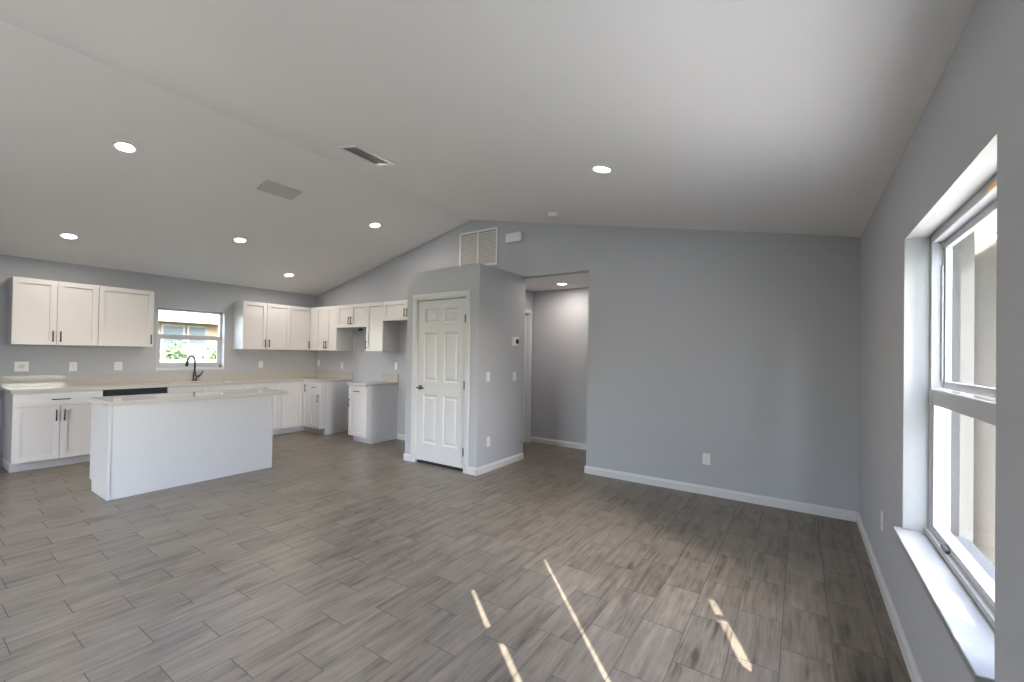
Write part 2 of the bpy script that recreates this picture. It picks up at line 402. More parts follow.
# ------------------------------------------------------------------ doors
# pantry door: six-panel slab with casing, lever and three hinges
root = struct(empty('door_1', ((PD[0]+PD[1])/2, PY, 0)), 'white six-panel pantry door with lever handle')
cw = .068; a, c, t = PD[0]-.012, PD[1]+.012, PD[2]+.012
b = MB()
for k, (dx, dep) in enumerate(((0, .011), (.016, .017))):
    b.box(a-cw+dx*0, a-dx, PY-dep, PY, 0, t+cw-dx*0) if k == 0 else b.box(a-cw+.004, a-.02, PY-dep, PY-.011, 0, t+cw-.004)
    b.box(c+dx, c+cw, PY-dep, PY, 0, t+cw) if k == 0 else b.box(c+.02, c+cw-.004, PY-dep, PY-.011, 0, t+cw-.004)
    b.box(a, c, PY-dep, PY, t, t+cw) if k == 0 else b.box(a-.02, c+.02, PY-dep, PY-.011, t+.02, t+cw-.004)
b.build('casing', MT['trim'], root, bevel=.003)
MB().box(a-.008, PD[0]-.003, PY-.004, PY+.11, 0, t).box(PD[1]+.003, c+.008, PY-.004, PY+.11, 0, t).box(a, c, PY-.004, PY+.11, PD[2]+.003, t+.008).build('jamb', MT['trim'], root)
def panel_door(x0, x1, z0, z1, y, thick):
    """six panel slab facing -y as one mesh"""
    b = MB(); wdt = x1-x0; h = z1-z0; st = .112; mid = .105; bv = .014; dp = .013
    xs = [x0, x0+st, x0+(wdt-mid)/2, x0+(wdt+mid)/2, x1-st, x1]
    zs = [z0, z0+.222, z0+.835, z0+1.005, z0+1.622, z0+1.74, z0+1.922, z1]
    holes = {(i, j) for i in (1, 3) for j in (1, 3, 5)}
    bm = b.bm
    V = {}
    def v(x, yy, z):
        k = (round(x, 5), round(yy, 5), round(z, 5))
        if k not in V: V[k] = bm.verts.new((x, yy, z))
        return V[k]
    for i in range(5):
        for j in range(7):
            X0, X1, Z0, Z1 = xs[i], xs[i+1], zs[j], zs[j+1]
            if (i, j) not in holes:
                bm.faces.new((v(X0,y,Z0), v(X1,y,Z0), v(X1,y,Z1), v(X0,y,Z1)))
            else:
                rings = [(0, 0), (bv, dp), (bv+.014, dp), (bv+.036, dp*.25)]
                for (e0, q0), (e1, q1) in zip(rings, rings[1:]):
                    A = [(X0+e0,Z0+e0), (X1-e0,Z0+e0), (X1-e0,Z1-e0), (X0+e0,Z1-e0)]
                    B = [(X0+e1,Z0+e1), (X1-e1,Z0+e1), (X1-e1,Z1-e1), (X0+e1,Z1-e1)]
                    for k in range(4):
                        k2 = (k+1) % 4
                        bm.faces.new((v(A[k][0],y+q0,A[k][1]), v(A[k2][0],y+q0,A[k2][1]), v(B[k2][0],y+q1,B[k2][1]), v(B[k][0],y+q1,B[k][1])))
                e, q = rings[-1]
                bm.faces.new((v(X0+e,y+q,Z0+e), v(X1-e,y+q,Z0+e), v(X1-e,y+q,Z1-e), v(X0+e,y+q,Z1-e)))
    yb = y+thick
    bm.faces.new((v(x0,yb,z0), v(x0,yb,z1), v(x1,yb,z1), v(x1,yb,z0)))
    for X in (x0, x1):
        bm.faces.new([v(X,y,z) for z in zs] + [v(X,yb,z1), v(X,yb,z0)])
    for Z in (z0, z1):
        bm.faces.new([v(x,y,Z) for x in xs] + [v(x1,yb,Z), v(x0,yb,Z)])
    return b
slab = panel_door(PD[0], PD[1], .042, PD[2]-.004, PY+.012, .035).build('door_slab', MT['trim'], root)
hx, hz = PD[0]+.062, .965
hb = MB().frustum(.031, .029, (hx, PY+.012, hz), (hx, PY-.002, hz), 24)
hb.frustum(.011, .010, (hx, PY-.002, hz), (hx, PY-.045, hz), 14)
hb.tube([(hx-.012, PY-.047, hz), (hx+.03, PY-.049, hz+.001), (hx+.075, PY-.048, hz+.002), (hx+.115, PY-.043, hz-.004)], [.011, .010, .009, .007], 12)
hb.build('lever_handle', MT['nickel'], slab, smooth=True)
for z in (.24, 1.03, 1.82):
    MB().box(PD[1]-.014, PD[1]+.010, PY-.001, PY+.012, z-.045, z+.045).frustum(.008, .008, (PD[1]+.0, PY-.004, z-.05), (PD[1]+.0, PY-.004, z+.05), 10).build('hinge', MT['nickel'], slab)
MB().box(PD[0]-.003, PD[1]+.003, PY+.03, PY+.10, 0, .02).build('gap_shade', MT['dark'], root)  # dark strip painted for the shade in the gap under the door
# hall door on the hall's left wall
root = struct(empty('door_2', (HX0, (HD[0]+HD[1])/2, 0)), 'white hall door with casing')
b = MB().box(HX0, HX0+.016, HD[1]-.006, HD[1]+.06, 0, HD[2]+.06).box(HX0, HX0+.016, HD[0]-.06, HD[0]+.006, 0, HD[2]+.06).box(HX0, HX0+.016, HD[0], HD[1], HD[2]-.006, HD[2]+.06)
b.build('casing', MT['trim'], root, bevel=.003)
MB().box(HX0-.11, HX0, HD[0], HD[0]+.018, 0, HD[2]).box(HX0-.11, HX0, HD[1]-.018, HD[1], 0, HD[2]).box(HX0-.11, HX0, HD[0], HD[1], HD[2]-.018, HD[2]).build('jamb', MT['trim'], root)
MB().box(HX0-.09, HX0-.055, HD[0]+.0185, HD[1]-.0185, .003, HD[2]-.0185).build('door_slab', MT['trim'], root)

# ------------------------------------------------------------------ cabinets
class Face:
    """maps (u along the run, d out of the wall, z) to world"""
    def __init__(s, kind, plane): s.k = kind; s.p = plane
    def pt(s, u, d, z): return (s.p+d, u, z) if s.k == '+x' else ((u, s.p-d, z) if s.k == '-y' else (s.p-d, u, z))
    def box(s, mb, u0, u1, dd0, dd1, z0, z1):
        p, q = s.pt(u0, dd0, z0), s.pt(u1, dd1, z1); mb.box(p[0], q[0], p[1], q[1], z0, z1); return mb
def shaker(F, u0, u1, z0, z1, dd, parent, name='door', rail=.058, g=.0024, m='cab'):
    b = MB(); th = .019; u0 += g; u1 -= g; z0 += g; z1 -= g
    rail = min(rail, (u1-u0)*.3, (z1-z0)*.3)
    F.box(b, u0, u0+rail, dd, dd+th, z0, z1); F.box(b, u1-rail, u1, dd, dd+th, z0, z1)
    F.box(b, u0+rail, u1-rail, dd, dd+th, z1-rail, z1); F.box(b, u0+rail, u1-rail, dd, dd+th, z0, z0+rail)
    F.box(b, u0+rail, u1-rail, dd, dd+th-.013, z0+rail, z1-rail)
    return b.build(name, MT[m], parent)
def pull(F, u, z, dd, parent, vert=True, ln=.128):
    b = MB(); r = .0062; out = dd+.019
    if vert:
        b.tube([F.pt(u, out+.03, z-ln/2), F.pt(u, out+.03, z+ln/2)], r, 10)
        for s_ in (-1, 1): b.tube([F.pt(u, out, z+s_*ln*.37), F.pt(u, out+.03, z+s_*ln*.37)], r*.85, 8)
    else:
        b.tube([F.pt(u-ln/2, out+.03, z), F.pt(u+ln/2, out+.03, z)], r, 10)
        for s_ in (-1, 1): b.tube([F.pt(u+s_*ln*.37, out, z), F.pt(u+s_*ln*.37, out+.03, z)], r*.85, 8)
    return b.build('handle', MT['bronze'], parent, smooth=True)
FL = Face('+x', XL); FF = Face('-y', YF)
WG, BG = 'white shaker wall cabinets around the kitchen', 'white shaker base cabinets under the counters'
def wall_cab(F, u0, u1, z0, z1, dep, doors, label):
    """doors: list of (share0, share1, handle side 'l'/'r'/None)"""
    p = F.pt((u0+u1)/2, dep/2, z0); root = tag(empty('wall_cabinet', p), label, 'cabinet', WG)
    b = MB(); F.box(b, u0+.0008, u1-.0008, .0005, dep, z0, z1); b.build('body', MT['cabside'], root, bevel=.001)
    if doors[0][0]-u0 > .1:      # corner filler in line with the doors
        b = MB(); F.box(b, u0, doors[0][0]-.002, dep+.0005, dep+.019, z0, z1); b.build('corner_filler', MT['cab'], root)
    for (a, c, h) in doors:
        d = shaker(F, a, c, z0, z1, dep+.001, root)
        if h: pull(F, a+.032 if h == 'l' else c-.032, z0+.105 if z1-z0 > .5 else z0+.11, dep+.001, d)
    return root
UZ0, UZ1, UD = 1.418, 2.20, .315
wall_cab(FL, .881, 1.607, 1.425, UZ1, UD, [(.881, 1.238, 'r'), (1.238, 1.607, 'l')], 'white two-door wall cabinet at far left end of the kitchen wall')
wall_cab(FL, 1.607, 2.172, 1.425, UZ1, UD, [(1.607, 2.172, 'r')], 'wide single-door white wall cabinet just left of kitchen window')
wall_cab(FL, 3.318, 4.092, UZ0, UZ1, UD, [(3.318, 3.692, 'r'), (3.692, 4.092, 'l')], 'white two-door wall cabinet just right of kitchen window')
wall_cab(FL, 4.092, YF-.002, UZ0, UZ1, UD, [(4.092, YF-UD-.021, 'r')], 'single-door white wall cabinet running into the kitchen corner')
wall_cab(FF, XL+UD+.021, -6.637, UZ0, UZ1, UD, [(-7.262, -6.94, 'r'), (-6.94, -6.637, 'l')], 'narrow two-door white wall cabinet beside the corner, left of range gap')
wall_cab(FF, -6.637, -5.847, 1.815, UZ1, UD, [(-6.637, -6.25, 'r'), (-6.25, -5.847, 'l')], 'short two-door white wall cabinet over the empty range gap')
wall_cab(FF, -5.847, -5.437, UZ0, UZ1, UD, [(-5.847, -5.437, 'l')], 'tall single-door white wall cabinet right of the range gap')
wall_cab(FF, -5.437, PX0-.004, 1.897, UZ1, UD, [(-5.437, -4.90, 'r'), (-4.90, PX0-.004, 'l')], 'short white wall cabinet over refrigerator space, beside the pantry')

CZ = .883; CT = .04; TK = .105; BD = .59; BDF = .59
def base_cab(F, u0, u1, dep, label, drawers=(), doors=(), toe=(True,), side=None):
    p = F.pt((u0+u1)/2, dep/2, 0); root = tag(empty('base_cabinet', p), label, 'cabinet', BG)
    b = MB(); F.box(b, u0+.0008, u1-.0008, .0005, dep, TK, CZ-.0005); b.build('body', MT['cabside'], root, bevel=.001)
    b = MB(); F.box(b, u0+.0008, u1-.0008, .0005, dep-.075, 0, TK); b.build('toe_kick', MT['toe'], root)
    for (a, c, z0, z1, h) in drawers:
        d = shaker(F, a, c, z0, z1, dep+.001, root, 'drawer', rail=.04)
        if h: pull(F, (a+c)/2, (z0+z1)/2, dep+.001, d, False, h)
    for (a, c, z0, z1, h) in doors:
        d = shaker(F, a, c, z0, z1, dep+.001, root)
        if h: pull(F, a+.034 if h == 'l' else c-.034, z1-.11, dep+.001, d)
    return root
DZ = .722
y_c = 4.14
base_cab(FL, .872, 1.606, BD, 'white base cabinet with wide drawer over two doors, left of dishwasher', [(.872, 1.606, DZ, .872, .155)], [(.872, 1.239, TK, DZ, 'r'), (1.239, 1.606, TK, DZ, 'l')])
base_cab(FL, 2.262, 3.237, BD, 'wide white base cabinet under the kitchen sink', [(2.262, 2.748, DZ, .872, 0), (2.748, 3.237, DZ, .872, 0)], [(2.262, 2.748, TK, DZ, 'r'), (2.748, 3.237, TK, DZ, 'l')])
base_cab(FL, 3.237, 3.816, BD, 'white base cabinet with one drawer right of the sink, behind the island end', [(3.237, 3.816, DZ, .872, .10)], [(3.237, 3.816, TK, DZ, None)])
# corner cabinet: an L with two doors meeting in the inner corner
root = tag(empty('corner_cabinet', (XL+.45, YF-.45, 0)), 'white corner base cabinet with two doors meeting at inner corner', 'cabinet', BG)
XI, YI = XL+BD, YF-BDF
b = MB(); b.prism([(XL+.0005, 3.8168, TK), (XI, 3.8168, TK), (XI, YI, TK), (-6.9688, YI, TK), (-6.9688, YF-.0005, TK), (XL+.0005, YF-.0005, TK)], (0, 0, CZ-.0005-TK)); b.build('body', MT['cabside'], root)
b = MB(); b.prism([(XL+.0005, 3.8168, 0), (XI-.075, 3.8168, 0), (XI-.075, YI+.075, 0), (-6.9688, YI+.075, 0), (-6.9688, YF-.0005, 0), (XL+.0005, YF-.0005, 0)], (0, 0, TK)); b.build('toe_kick', MT['toe'], root)
shaker(FL, 3.816, YI-.021, TK, .872, BD+.001, root)
d = shaker(FF, XI+.022, -6.968, TK, .872, BDF+.001, root, rail=.045); pull(FF, -7.06, .77, BDF+.001, d)
base_cab(FF, -6.968, -6.655, BDF, 'narrow white base cabinet with drawer at range gap, left side', [(-6.968, -6.655, DZ, .872, .1)], [(-6.968, -6.655, TK, DZ, 'r')])
base_cab(FF, -5.880, -5.452, BDF, 'freestanding narrow white base cabinet with drawer, nearest the pantry', [(-5.880, -5.452, DZ, .872, .128)], [(-5.880, -5.452, TK, DZ, 'l')])
# the finished sides reach the floor behind the toe kick
def end_panel(root, x, yfront):
    MB().box(x, x+.006, yfront+.075, YF-.001, 0, CZ-.001).build('end_panel', MT['cabside'], root)
for q in [q for q in C.objects if q.name.startswith('base_cabinet')]:
    if 'range gap, left' in q['label']: end_panel(q, -6.6555, YI)
    if 'freestanding' in q['label']: end_panel(q, -5.4525, YI)

# counters
XC, YC = XI+.045, YI-.045
Z0, Z1 = CZ, CZ+CT
sk = (-7.64, -7.26, 2.37, 3.13)     # sink cut-out
b = MB()
b.box(XL+.0005, XC, .85, sk[2], Z0, Z1).box(XL+.0005, sk[0], sk[2], sk[3], Z0, Z1).box(sk[1], XC, sk[2], sk[3], Z0, Z1).box(XL+.0005, XC, sk[3], YC, Z0, Z1)
b.box(XL+.0005, -6.635, YC, YF-.0005, Z0, Z1)
ct = tag(b.build('countertop', MT['quartz']), 'L-shaped cream quartz countertop along the kitchen wall and corner', 'countertop')
b = MB().box(XL+.0005, XL+.021, .85, 2.32, Z1, Z1+.130).box(XL+.0005, XL+.021, 2.32, 3.22, Z1, Z1+.130).box(XL+.0005, XL+.021, 3.22, YF-.0005, Z1, Z1+.130).box(XL+.021, -6.640, YF-.021, YF-.0005, Z1, Z1+.130)
b.build('backsplash', MT['quartz'], ct)
ct2 = tag(MB().box(-5.905, -5.435, YC, YF-.0005, Z0, Z1).build('countertop', MT['quartz'], bevel=.003), 'small cream countertop on narrow cabinet nearest pantry', 'countertop')
MB().box(-5.815, -5.435, YF-.021, YF-.0005, Z1, Z1+.130).build('backsplash', MT['quartz'], ct2)

# sink and faucet
root = tag(empty('kitchen_sink', ((sk[0]+sk[1])/2, (sk[2]+sk[3])/2, Z0-.2)), 'undermount steel sink set in counter below kitchen window', 'sink')
b = MB(); t = .004
b.box(sk[0]-.012, sk[1]+.012, sk[2]-.012, sk[2], Z0-.2, Z0-.001).box(sk[0]-.012, sk[1]+.012, sk[3], sk[3]+.012, Z0-.2, Z0-.001)
b.box(sk[0]-.012, sk[0], sk[2], sk[3], Z0-.2, Z0-.001).box(sk[1], sk[1]+.012, sk[2], sk[3], Z0-.2, Z0-.001).box(sk[0]-.012, sk[1]+.012, sk[2]-.012, sk[3]+.012, Z0-.206, Z0-.2)
b.build('basin', MT['steel'], root)
MB().ring(((sk[0]+sk[1])/2, (sk[2]+sk[3])/2, Z0-.2), (0, 0, 1), .02, .045, .004).build('drain', MT['nickel'], root)
fx, fy = -7.705, 2.765
root = tag(empty('faucet', (fx, fy, Z1)), 'dark bronze gooseneck faucet with side lever below kitchen window', 'faucet')
body = MB().frustum(.03, .03, (fx, fy, Z1), (fx, fy, Z1+.012), 20).frustum(.024, .021, (fx, fy, Z1+.012), (fx, fy, Z1+.13), 18).build('body', MT['bronze'], root, smooth=False)
dx, dy = .55, -.83   # spout swings to the left
pts = [(fx, fy, Z1+.12), (fx, fy, Z1+.29)]
R_ = .075
for k in range(1, 11):
    a = math.pi*k/10*.93
    pts.append((fx+dx*R_*(1-math.cos(a)), fy+dy*R_*(1-math.cos(a)), Z1+.29+R_*math.sin(a)*1.2))
e = Vector(pts[-1])
MB().tube(pts, .0125, 12).build('spout', MT['bronze'], root, smooth=True)
MB().tube([e+Vector((0,0,.01)), e+Vector((dx*.012, dy*.012, -.04)), e+Vector((dx*.02, dy*.02, -.085))], [.0135, .019, .021], 14).build('spray_head', MT['bronze'], root, smooth=True)
MB().tube([(fx, fy+.015, Z1+.065), (fx, fy+.06, Z1+.068)], .014, 12).tube([(fx+.0, fy+.055, Z1+.068), (fx+.01, fy+.085, Z1+.10), (fx+.012, fy+.105, Z1+.15)], [.011, .009, .007], 10).build('lever', MT['bronze'], root, smooth=True)

# dishwasher
root = tag(empty('dishwasher', (XL+.3, 1.935, 0)), 'dishwasher with black front between the base cabinets, left of sink', 'dishwasher')
MB().box(XL+.01, XI-.01, 1.612, 2.256, .1, CZ-.002).build('tub', MT['black'], root)
MB().box(XI-.01, XI+.022, 1.612, 2.256, .105, .73).build('door', MT['black'], root, bevel=.004)
MB().box(XI-.01, XI+.018, 1.612, 2.256, .734, CZ-.004).build('control_panel', MT['black'], root, bevel=.003)
MB().box(XL+.05, XI-.08, 1.63, 2.24, 0, .1).build('kick_plate', MT['black'], root)

# island
IZ = .868
IX0, IX1, IY0, IY1 = -5.855, -5.268, 1.224, 2.700
root = tag(empty('kitchen_island', ((IX0+IX1)/2, (IY0+IY1)/2, 0)), 'white kitchen island with plain back panel standing on the tile floor', 'island')
MB().box(IX0+.02, IX1-.021, IY0+.008, IY1-.008, TK, IZ).build('body', MT['island'], root)
MB().box(IX0+.09, IX1-.021, IY0+.008, IY1-.008, 0, TK).build('toe_kick', MT['toe'], root)
MB().box(IX1-.02, IX1, IY0, IY1, 0, IZ).build('back_panel', MT['island'], root, bevel=.001)
for (ya, yb_) in ((IY0, IY0+.007), (IY1-.007, IY1)):
    MB().prism([(IX0+.02, ya, TK), (IX0+.095, ya, TK), (IX0+.095, ya, 0), (IX1-.0205, ya, 0), (IX1-.0205, ya, IZ), (IX0+.02, ya, IZ)], (0, yb_-ya, 0)).build('side_panel', MT['island'], root)
for (ya, s_) in ((IY0-.004, 1), (IY1-.018, 1)):
    MB().box(IX1-.001, IX1+.006, ya, ya+.022, 0, IZ-.001).build('corner_trim', MT['island'], root, bevel=.001)
FI = Face('-x', IX0+.02+.0)
for (a, c) in ((IY0+.006, 1.72), (1.72, 2.21), (2.21, IY1-.006)):
    d = shaker(FI, a, c, TK, .715, 0.0005, root); pull(FI, c-.035, .6, .0005, d)
    d = shaker(FI, a, c, .715, .862, .0005, root, 'drawer', rail=.04); pull(FI, (a+c)/2, .79, .0005, d, False)
tag(MB().box(IX0-.02, IX1+.012, IY0-.012, 2.884, IZ, IZ+.04).build('countertop', MT['quartz'], bevel=.003), 'long cream quartz slab on top of the kitchen island', 'countertop')

# ------------------------------------------------------------------ electrical plates
def plate(name, F, u, z, label, cat, kind='outlet', w_=.072, h_=.115, group=None):
    root = tag(empty(name, F.pt(u, .003, z)), label, cat, group)
    b = MB(); F.box(b, u-w_/2, u+w_/2, .0005, .006, z-h_/2, z+h_/2); b.build('cover_plate', MT['plate'], root, bevel=.002)
    if kind == 'outlet':
        for s_ in (-1, 1):
            b = MB(); F.box(b, u-.017, u+.017, .006, .0085, z+s_*.0195-.0145, z+s_*.0195+.0145); r = b.build('receptacle', MT['plate'], root, bevel=.003)
            b = MB()
            for q in (-.007, .006): F.box(b, u+q-.001, u+q+.001, .0085, .0088, z+s_*.0195-.002, z+s_*.0195+.008)
            b.build('slot', MT['dark'], r)
    elif kind == 'switch':
        b = MB(); F.box(b, u-.0165, u+.0165, .006, .0095, z-.033, z+.033); b.build('rocker', MT['plate'], root, bevel=.002)
    elif kind == 'round':
        p = F.pt(u, .006, z); q = F.pt(u, .012, z)
        MB().frustum(.026, .024, p, q, 24).build('receptacle', MT['grille'], root)
    return root
OG = 'white wall outlets'
FR = Face('-x', XR); FP = Face('+x', PX1)
plate('wall_outlet', FF, -.792, .363, 'white outlet low on the far wall near the right corner', 'outlet', group=OG)
plate('wall_outlet', FR, 3.49, .412, 'white outlet low on the right wall beside the window', 'outlet', group=OG)
plate('wall_outlet', FP, 4.126, .354, 'white outlet low on the pantry side wall', 'outlet', group=OG)
plate('wall_outlet', FL, 1.008, 1.161, 'square outlet with round socket under cabinets, far left of kitchen', 'outlet', 'round', .115, .118, OG)
plate('wall_outlet', FL, 1.449, 1.155, 'bright outlet under the wall cabinets, second from kitchen left', 'outlet', group=OG)
plate('wall_outlet', FL, 1.890, 1.156, 'dull outlet under the wide cabinet just left of kitchen window', 'outlet', w_=.085, group=OG)
plate('wall_outlet', FL, 3.767, 1.162, 'outlet on kitchen wall under cabinets right of window', 'outlet', group=OG)
plate('wall_outlet', FF, -7.69, 1.185, 'outlet beside the kitchen corner above the backsplash', 'outlet', group=OG)
plate('wall_outlet', FF, -6.95, 1.15, 'outlet on far kitchen wall left of the range gap', 'outlet', w_=.06, group=OG)
plate('wall_outlet', FF, -5.50, 1.184, 'outlet above small countertop nearest the pantry', 'outlet', w_=.065, group=OG)
plate('light_switch', FP, 4.103, 1.133, 'white light switch near the front corner of the pantry wall', 'switch', 'switch', group='white light switches')
plate('light_switch', FP, 4.672, 1.118, 'white light switch on pantry wall below the thermostat', 'switch', 'switch', group='white light switches')

root = tag(empty('thermostat', (PX1, 4.67, 1.515)), 'white thermostat with round black display on pantry side wall', 'thermostat')
MB().box(PX1+.0005, PX1+.024, 4.600, 4.735, 1.518, 1.632).build('housing', MT['plate'], root, bevel=.006)
MB().frustum(.034, .033, (PX1+.024, 4.695, 1.574), (PX1+.028, 4.695, 1.574), 24).build('display', MT['ldisp'], root)
tag(MB().box(-3.325, -3.065, YF-.055, YF-.0005, 2.905, 3.035).build('door_chime', MT['plate'], bevel=.018, seg=4), 'white door chime box high on far wall beside return grille', 'chime')

# loose cable stubs in the range gap
root = tag(empty('hood_cable', (-6.38, YF-.02, 1.77)), 'black cable ends poking from wall in the range gap', 'cable')
MB().tube([(-6.40, YF-.001, 1.90), (-6.39, YF-.05, 1.89), (-6.37, YF-.08, 1.895), (-6.34, YF-.09, 1.91)], .014, 8).build('cable', MT['dark'], root, smooth=True)
MB().tube([(-6.40, YF-.001, 1.80), (-6.39, YF-.05, 1.785), (-6.37, YF-.085, 1.78), (-6.33, YF-.10, 1.79)], .016, 8).build('cable', MT['dark'], root, smooth=True)

# ------------------------------------------------------------------ ceiling fixtures
def on_slope(x, y, nrm, lift=0):
    return Vector((x, y, zc(x))) + nrm*lift
DG = 'recessed ceiling downlights'
def downlight(p, nrm, label, watts=9):
    p = Vector(p); root = tag(empty('downlight', p), label, 'downlight', DG)
    MB().ring(p+nrm*.0005, nrm, .062, .084, .008).build('trim_ring', MT['ring'], root, smooth=True)
    MB().frustum(.062, .062, p+nrm*.001, p+nrm*.004, 28).build('lens', MT['lens'], root)
    l = bpy.data.lights.new('lamp', 'AREA'); l.shape = 'DISK'; l.size = .12; l.energy = watts; l.color = (1, .89, .78)
    lo = bpy.data.objects.new('lamp', l); C.objects.link(lo); lo.parent = root
    lo.location = nrm*.012; lo.rotation_euler = nrm.to_track_quat('-Z', 'Y').to_euler()
for (x, y, nm, lb) in (
    (-4.85, 1.187, NL, 'round downlight highest on left ceiling slope, nearest the camera'),
    (-6.926, 1.229, NL, 'round downlight low on left slope above the left wall cabinets'),
    (-6.128, 2.672, NL, 'round downlight at the centre of the five on the left slope'),
    (-4.838, 3.80, NL, 'round downlight beside the ridge, high above the pantry side'),
    (-7.0, 3.806, NL, 'round downlight low on left slope toward the kitchen corner'),
    (-1.249, 3.032, NR, 'lone round downlight on the right ceiling slope')):
    downlight(on_slope(x, y, nm), nm, lb)
downlight((-2.848, 5.502, HZ), Vector((0, 0, -1)), 'round downlight in the flat hall ceiling', 8)

def register(cx, cy, nrm, wid, lng, tilt, label, dark):
    """ceiling register with louvers along y"""
    c = on_slope(cx, cy, nrm); v = Vector((0, 1, 0)); u = v.cross(nrm).normalized()
    if u.x < 0: u = -u
    root = tag(empty('ceiling_vent', c), label, 'vent', 'ceiling air vents')
    def P(a, b_, h): return c + u*a + v*b_ + nrm*h
    def slab(mb, a0, a1, b0, b1, h0, h1):
        mb.prism([P(a0, b0, h0), P(a1, b0, h0), P(a1, b1, h0), P(a0, b1, h0)], nrm*(h1-h0)); return mb
    fr = MB(); e = .03; W_, L_ = wid/2, lng/2
    slab(fr, -W_, -W_+e, -L_, L_, .0005, .012); slab(fr, W_-e, W_, -L_, L_, .0005, .012)
    slab(fr, -W_+e, W_-e, -L_, -L_+e, .0005, .012); slab(fr, -W_+e, W_-e, L_-e, L_, .0005, .012)
    fr.build('frame', MT['plate' if dark else 'louver'], root, bevel=.002)
    bk = MB(); slab(bk, -W_+e, W_-e, -L_+e, L_-e, .0006, .002); bk.build('duct_shade', MT['dark'], root)  # flat dark sheet painted as the shade behind the louvers
    n = 4 if dark else 8; sp = (wid-2*e)/n
    for i in range(n):
        a = -W_+e+sp*(i+.5); lv = MB(); hw = sp*(.09 if dark else .50)
        ct_, st_ = math.cos(tilt), math.sin(tilt)
        q = [P(a-hw*ct_, -L_+e, .008-hw*st_), P(a+hw*ct_, -L_+e, .008+hw*st_), P(a+hw*ct_, L_-e, .008+hw*st_), P(a-hw*ct_, L_-e, .008-hw*st_)]
        lv.prism(q, (u*(-st_)+nrm*ct_)*(.003 if dark else .0012)).build('louver', MT['louver'], root)
    return root
register(-3.325, 2.50, NR, .28, .43, 0, 'dark slotted ceiling vent on right slope beside the ridge', True)
register(-4.748, 2.46, NL, .22, .38, rad(-14), 'grey slotted ceiling vent on left slope below the ridge', False)

c = on_slope(-2.354, 4.299, NR)
root = tag(empty('smoke_detector', c), 'round white smoke detector on right slope above the hall opening', 'smoke detector')
MB().frustum(.072, .072, c+NR*.0005, c+NR*.010, 32).build('base', MT['plate'], root)
MB().frustum(.062, .050, c+NR*.010, c+NR*.048, 32).build('cover', MT['plate'], root, bevel=.004)

# return air grille on the far wall
gx0, gx1, gz0, gz1 = -4.170, -3.478, 2.642, 3.166
root = tag(empty('return_grille', ((gx0+gx1)/2, YF, gz0)), 'large return air grille high on far wall behind the pantry', 'grille')
e = .03
b = MB().box(gx0, gx0+e, YF-.014, YF-.0005, gz0, gz1).box(gx1-e, gx1, YF-.014, YF-.0005, gz0, gz1).box(gx0+e, gx1-e, YF-.014, YF-.0005, gz0, gz0+e).box(gx0+e, gx1-e, YF-.014, YF-.0005, gz1-e, gz1)
b.build('frame', MT['plate'], root, bevel=.003)
MB().box((gx0+gx1)/2-.012, (gx0+gx1)/2+.012, YF-.014, YF-.003, gz0+e, gz1-e).build('centre_bar', MT['plate'], root)
MB().box(gx0+e, gx1-e, YF-.003, YF-.0006, gz0+e, gz1-e).build('backing', MT['vent'], root)
b = MB(); z = gz0+e+.006
while z < gz1-e-.004:
    for (xa, xb) in ((gx0+e, (gx0+gx1)/2-.012), ((gx0+gx1)/2+.012, gx1-e)):
        b.prism([(xa, YF-.003, z+.010), (xa, YF-.012, z-.010), (xa, YF-.012, z-.007), (xa, YF-.003, z+.013)], (xb-xa, 0, 0))
    z += .027
b.build('louvers', MT['grille'], root)

# ------------------------------------------------------------------ outdoors
GZ = -.18
struct(MB().box(-60, 60, -60, 60, GZ-.1, GZ).build('ground', MT['grass']), 'lawn around the house')
struct(MB().box(XR+WT, 3.6, -11, 12, GZ, GZ+.03).build('side_path', MT['concrete']), 'pale concrete path along the side of the house')
struct(MB().box(-9.5, .5, -8.5, YB-WT, GZ, GZ+.05).build('patio', MT['concrete']), 'pale concrete patio behind the house')
struct(MB().box(-14.5, -9.2, -6, 14, GZ, GZ+.02).build('driveway', MT['drive']), 'pale concrete driveway beyond the kitchen window')
# eaves
struct(MB().box(XR+WT, XR+WT+.5, 1.5, 8, 2.30, 2.34).box(XR+WT+.48, XR+WT+.52, 1.5, 8, 2.28, 2.5).build('trim_1', MT['soffit']), 'white soffit and fascia along the right side')
struct(MB().box(XL-WT-.45, XL-WT, -2.6, 5.2, 2.36, 2.40).box(XL-WT-.5, XL-WT-.44, -2.6, 5.2, 2.30, 2.50).build('trim_2', MT['soffit']), 'white soffit and fascia over the kitchen window')
struct(MB().box(-8.2, .9, YB-WT-.45, YB-WT, 2.42, 2.56).build('added_sun_eave', MT['soffit']), 'unseen narrow eave added to cut sun at the back door')  # unseen slab added to limit the sun entering the back door
# stucco return seen through the right window
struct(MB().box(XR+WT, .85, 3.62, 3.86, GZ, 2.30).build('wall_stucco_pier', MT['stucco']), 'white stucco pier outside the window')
struct(MB().box(XR+WT, 1.20, 5.05, 5.25, GZ, 2.30).box(1.17, 1.36, 4.5, 5.25, GZ, 2.30).build('wall_stucco_return', MT['stuccog']), 'beige stucco return wall outside the window')
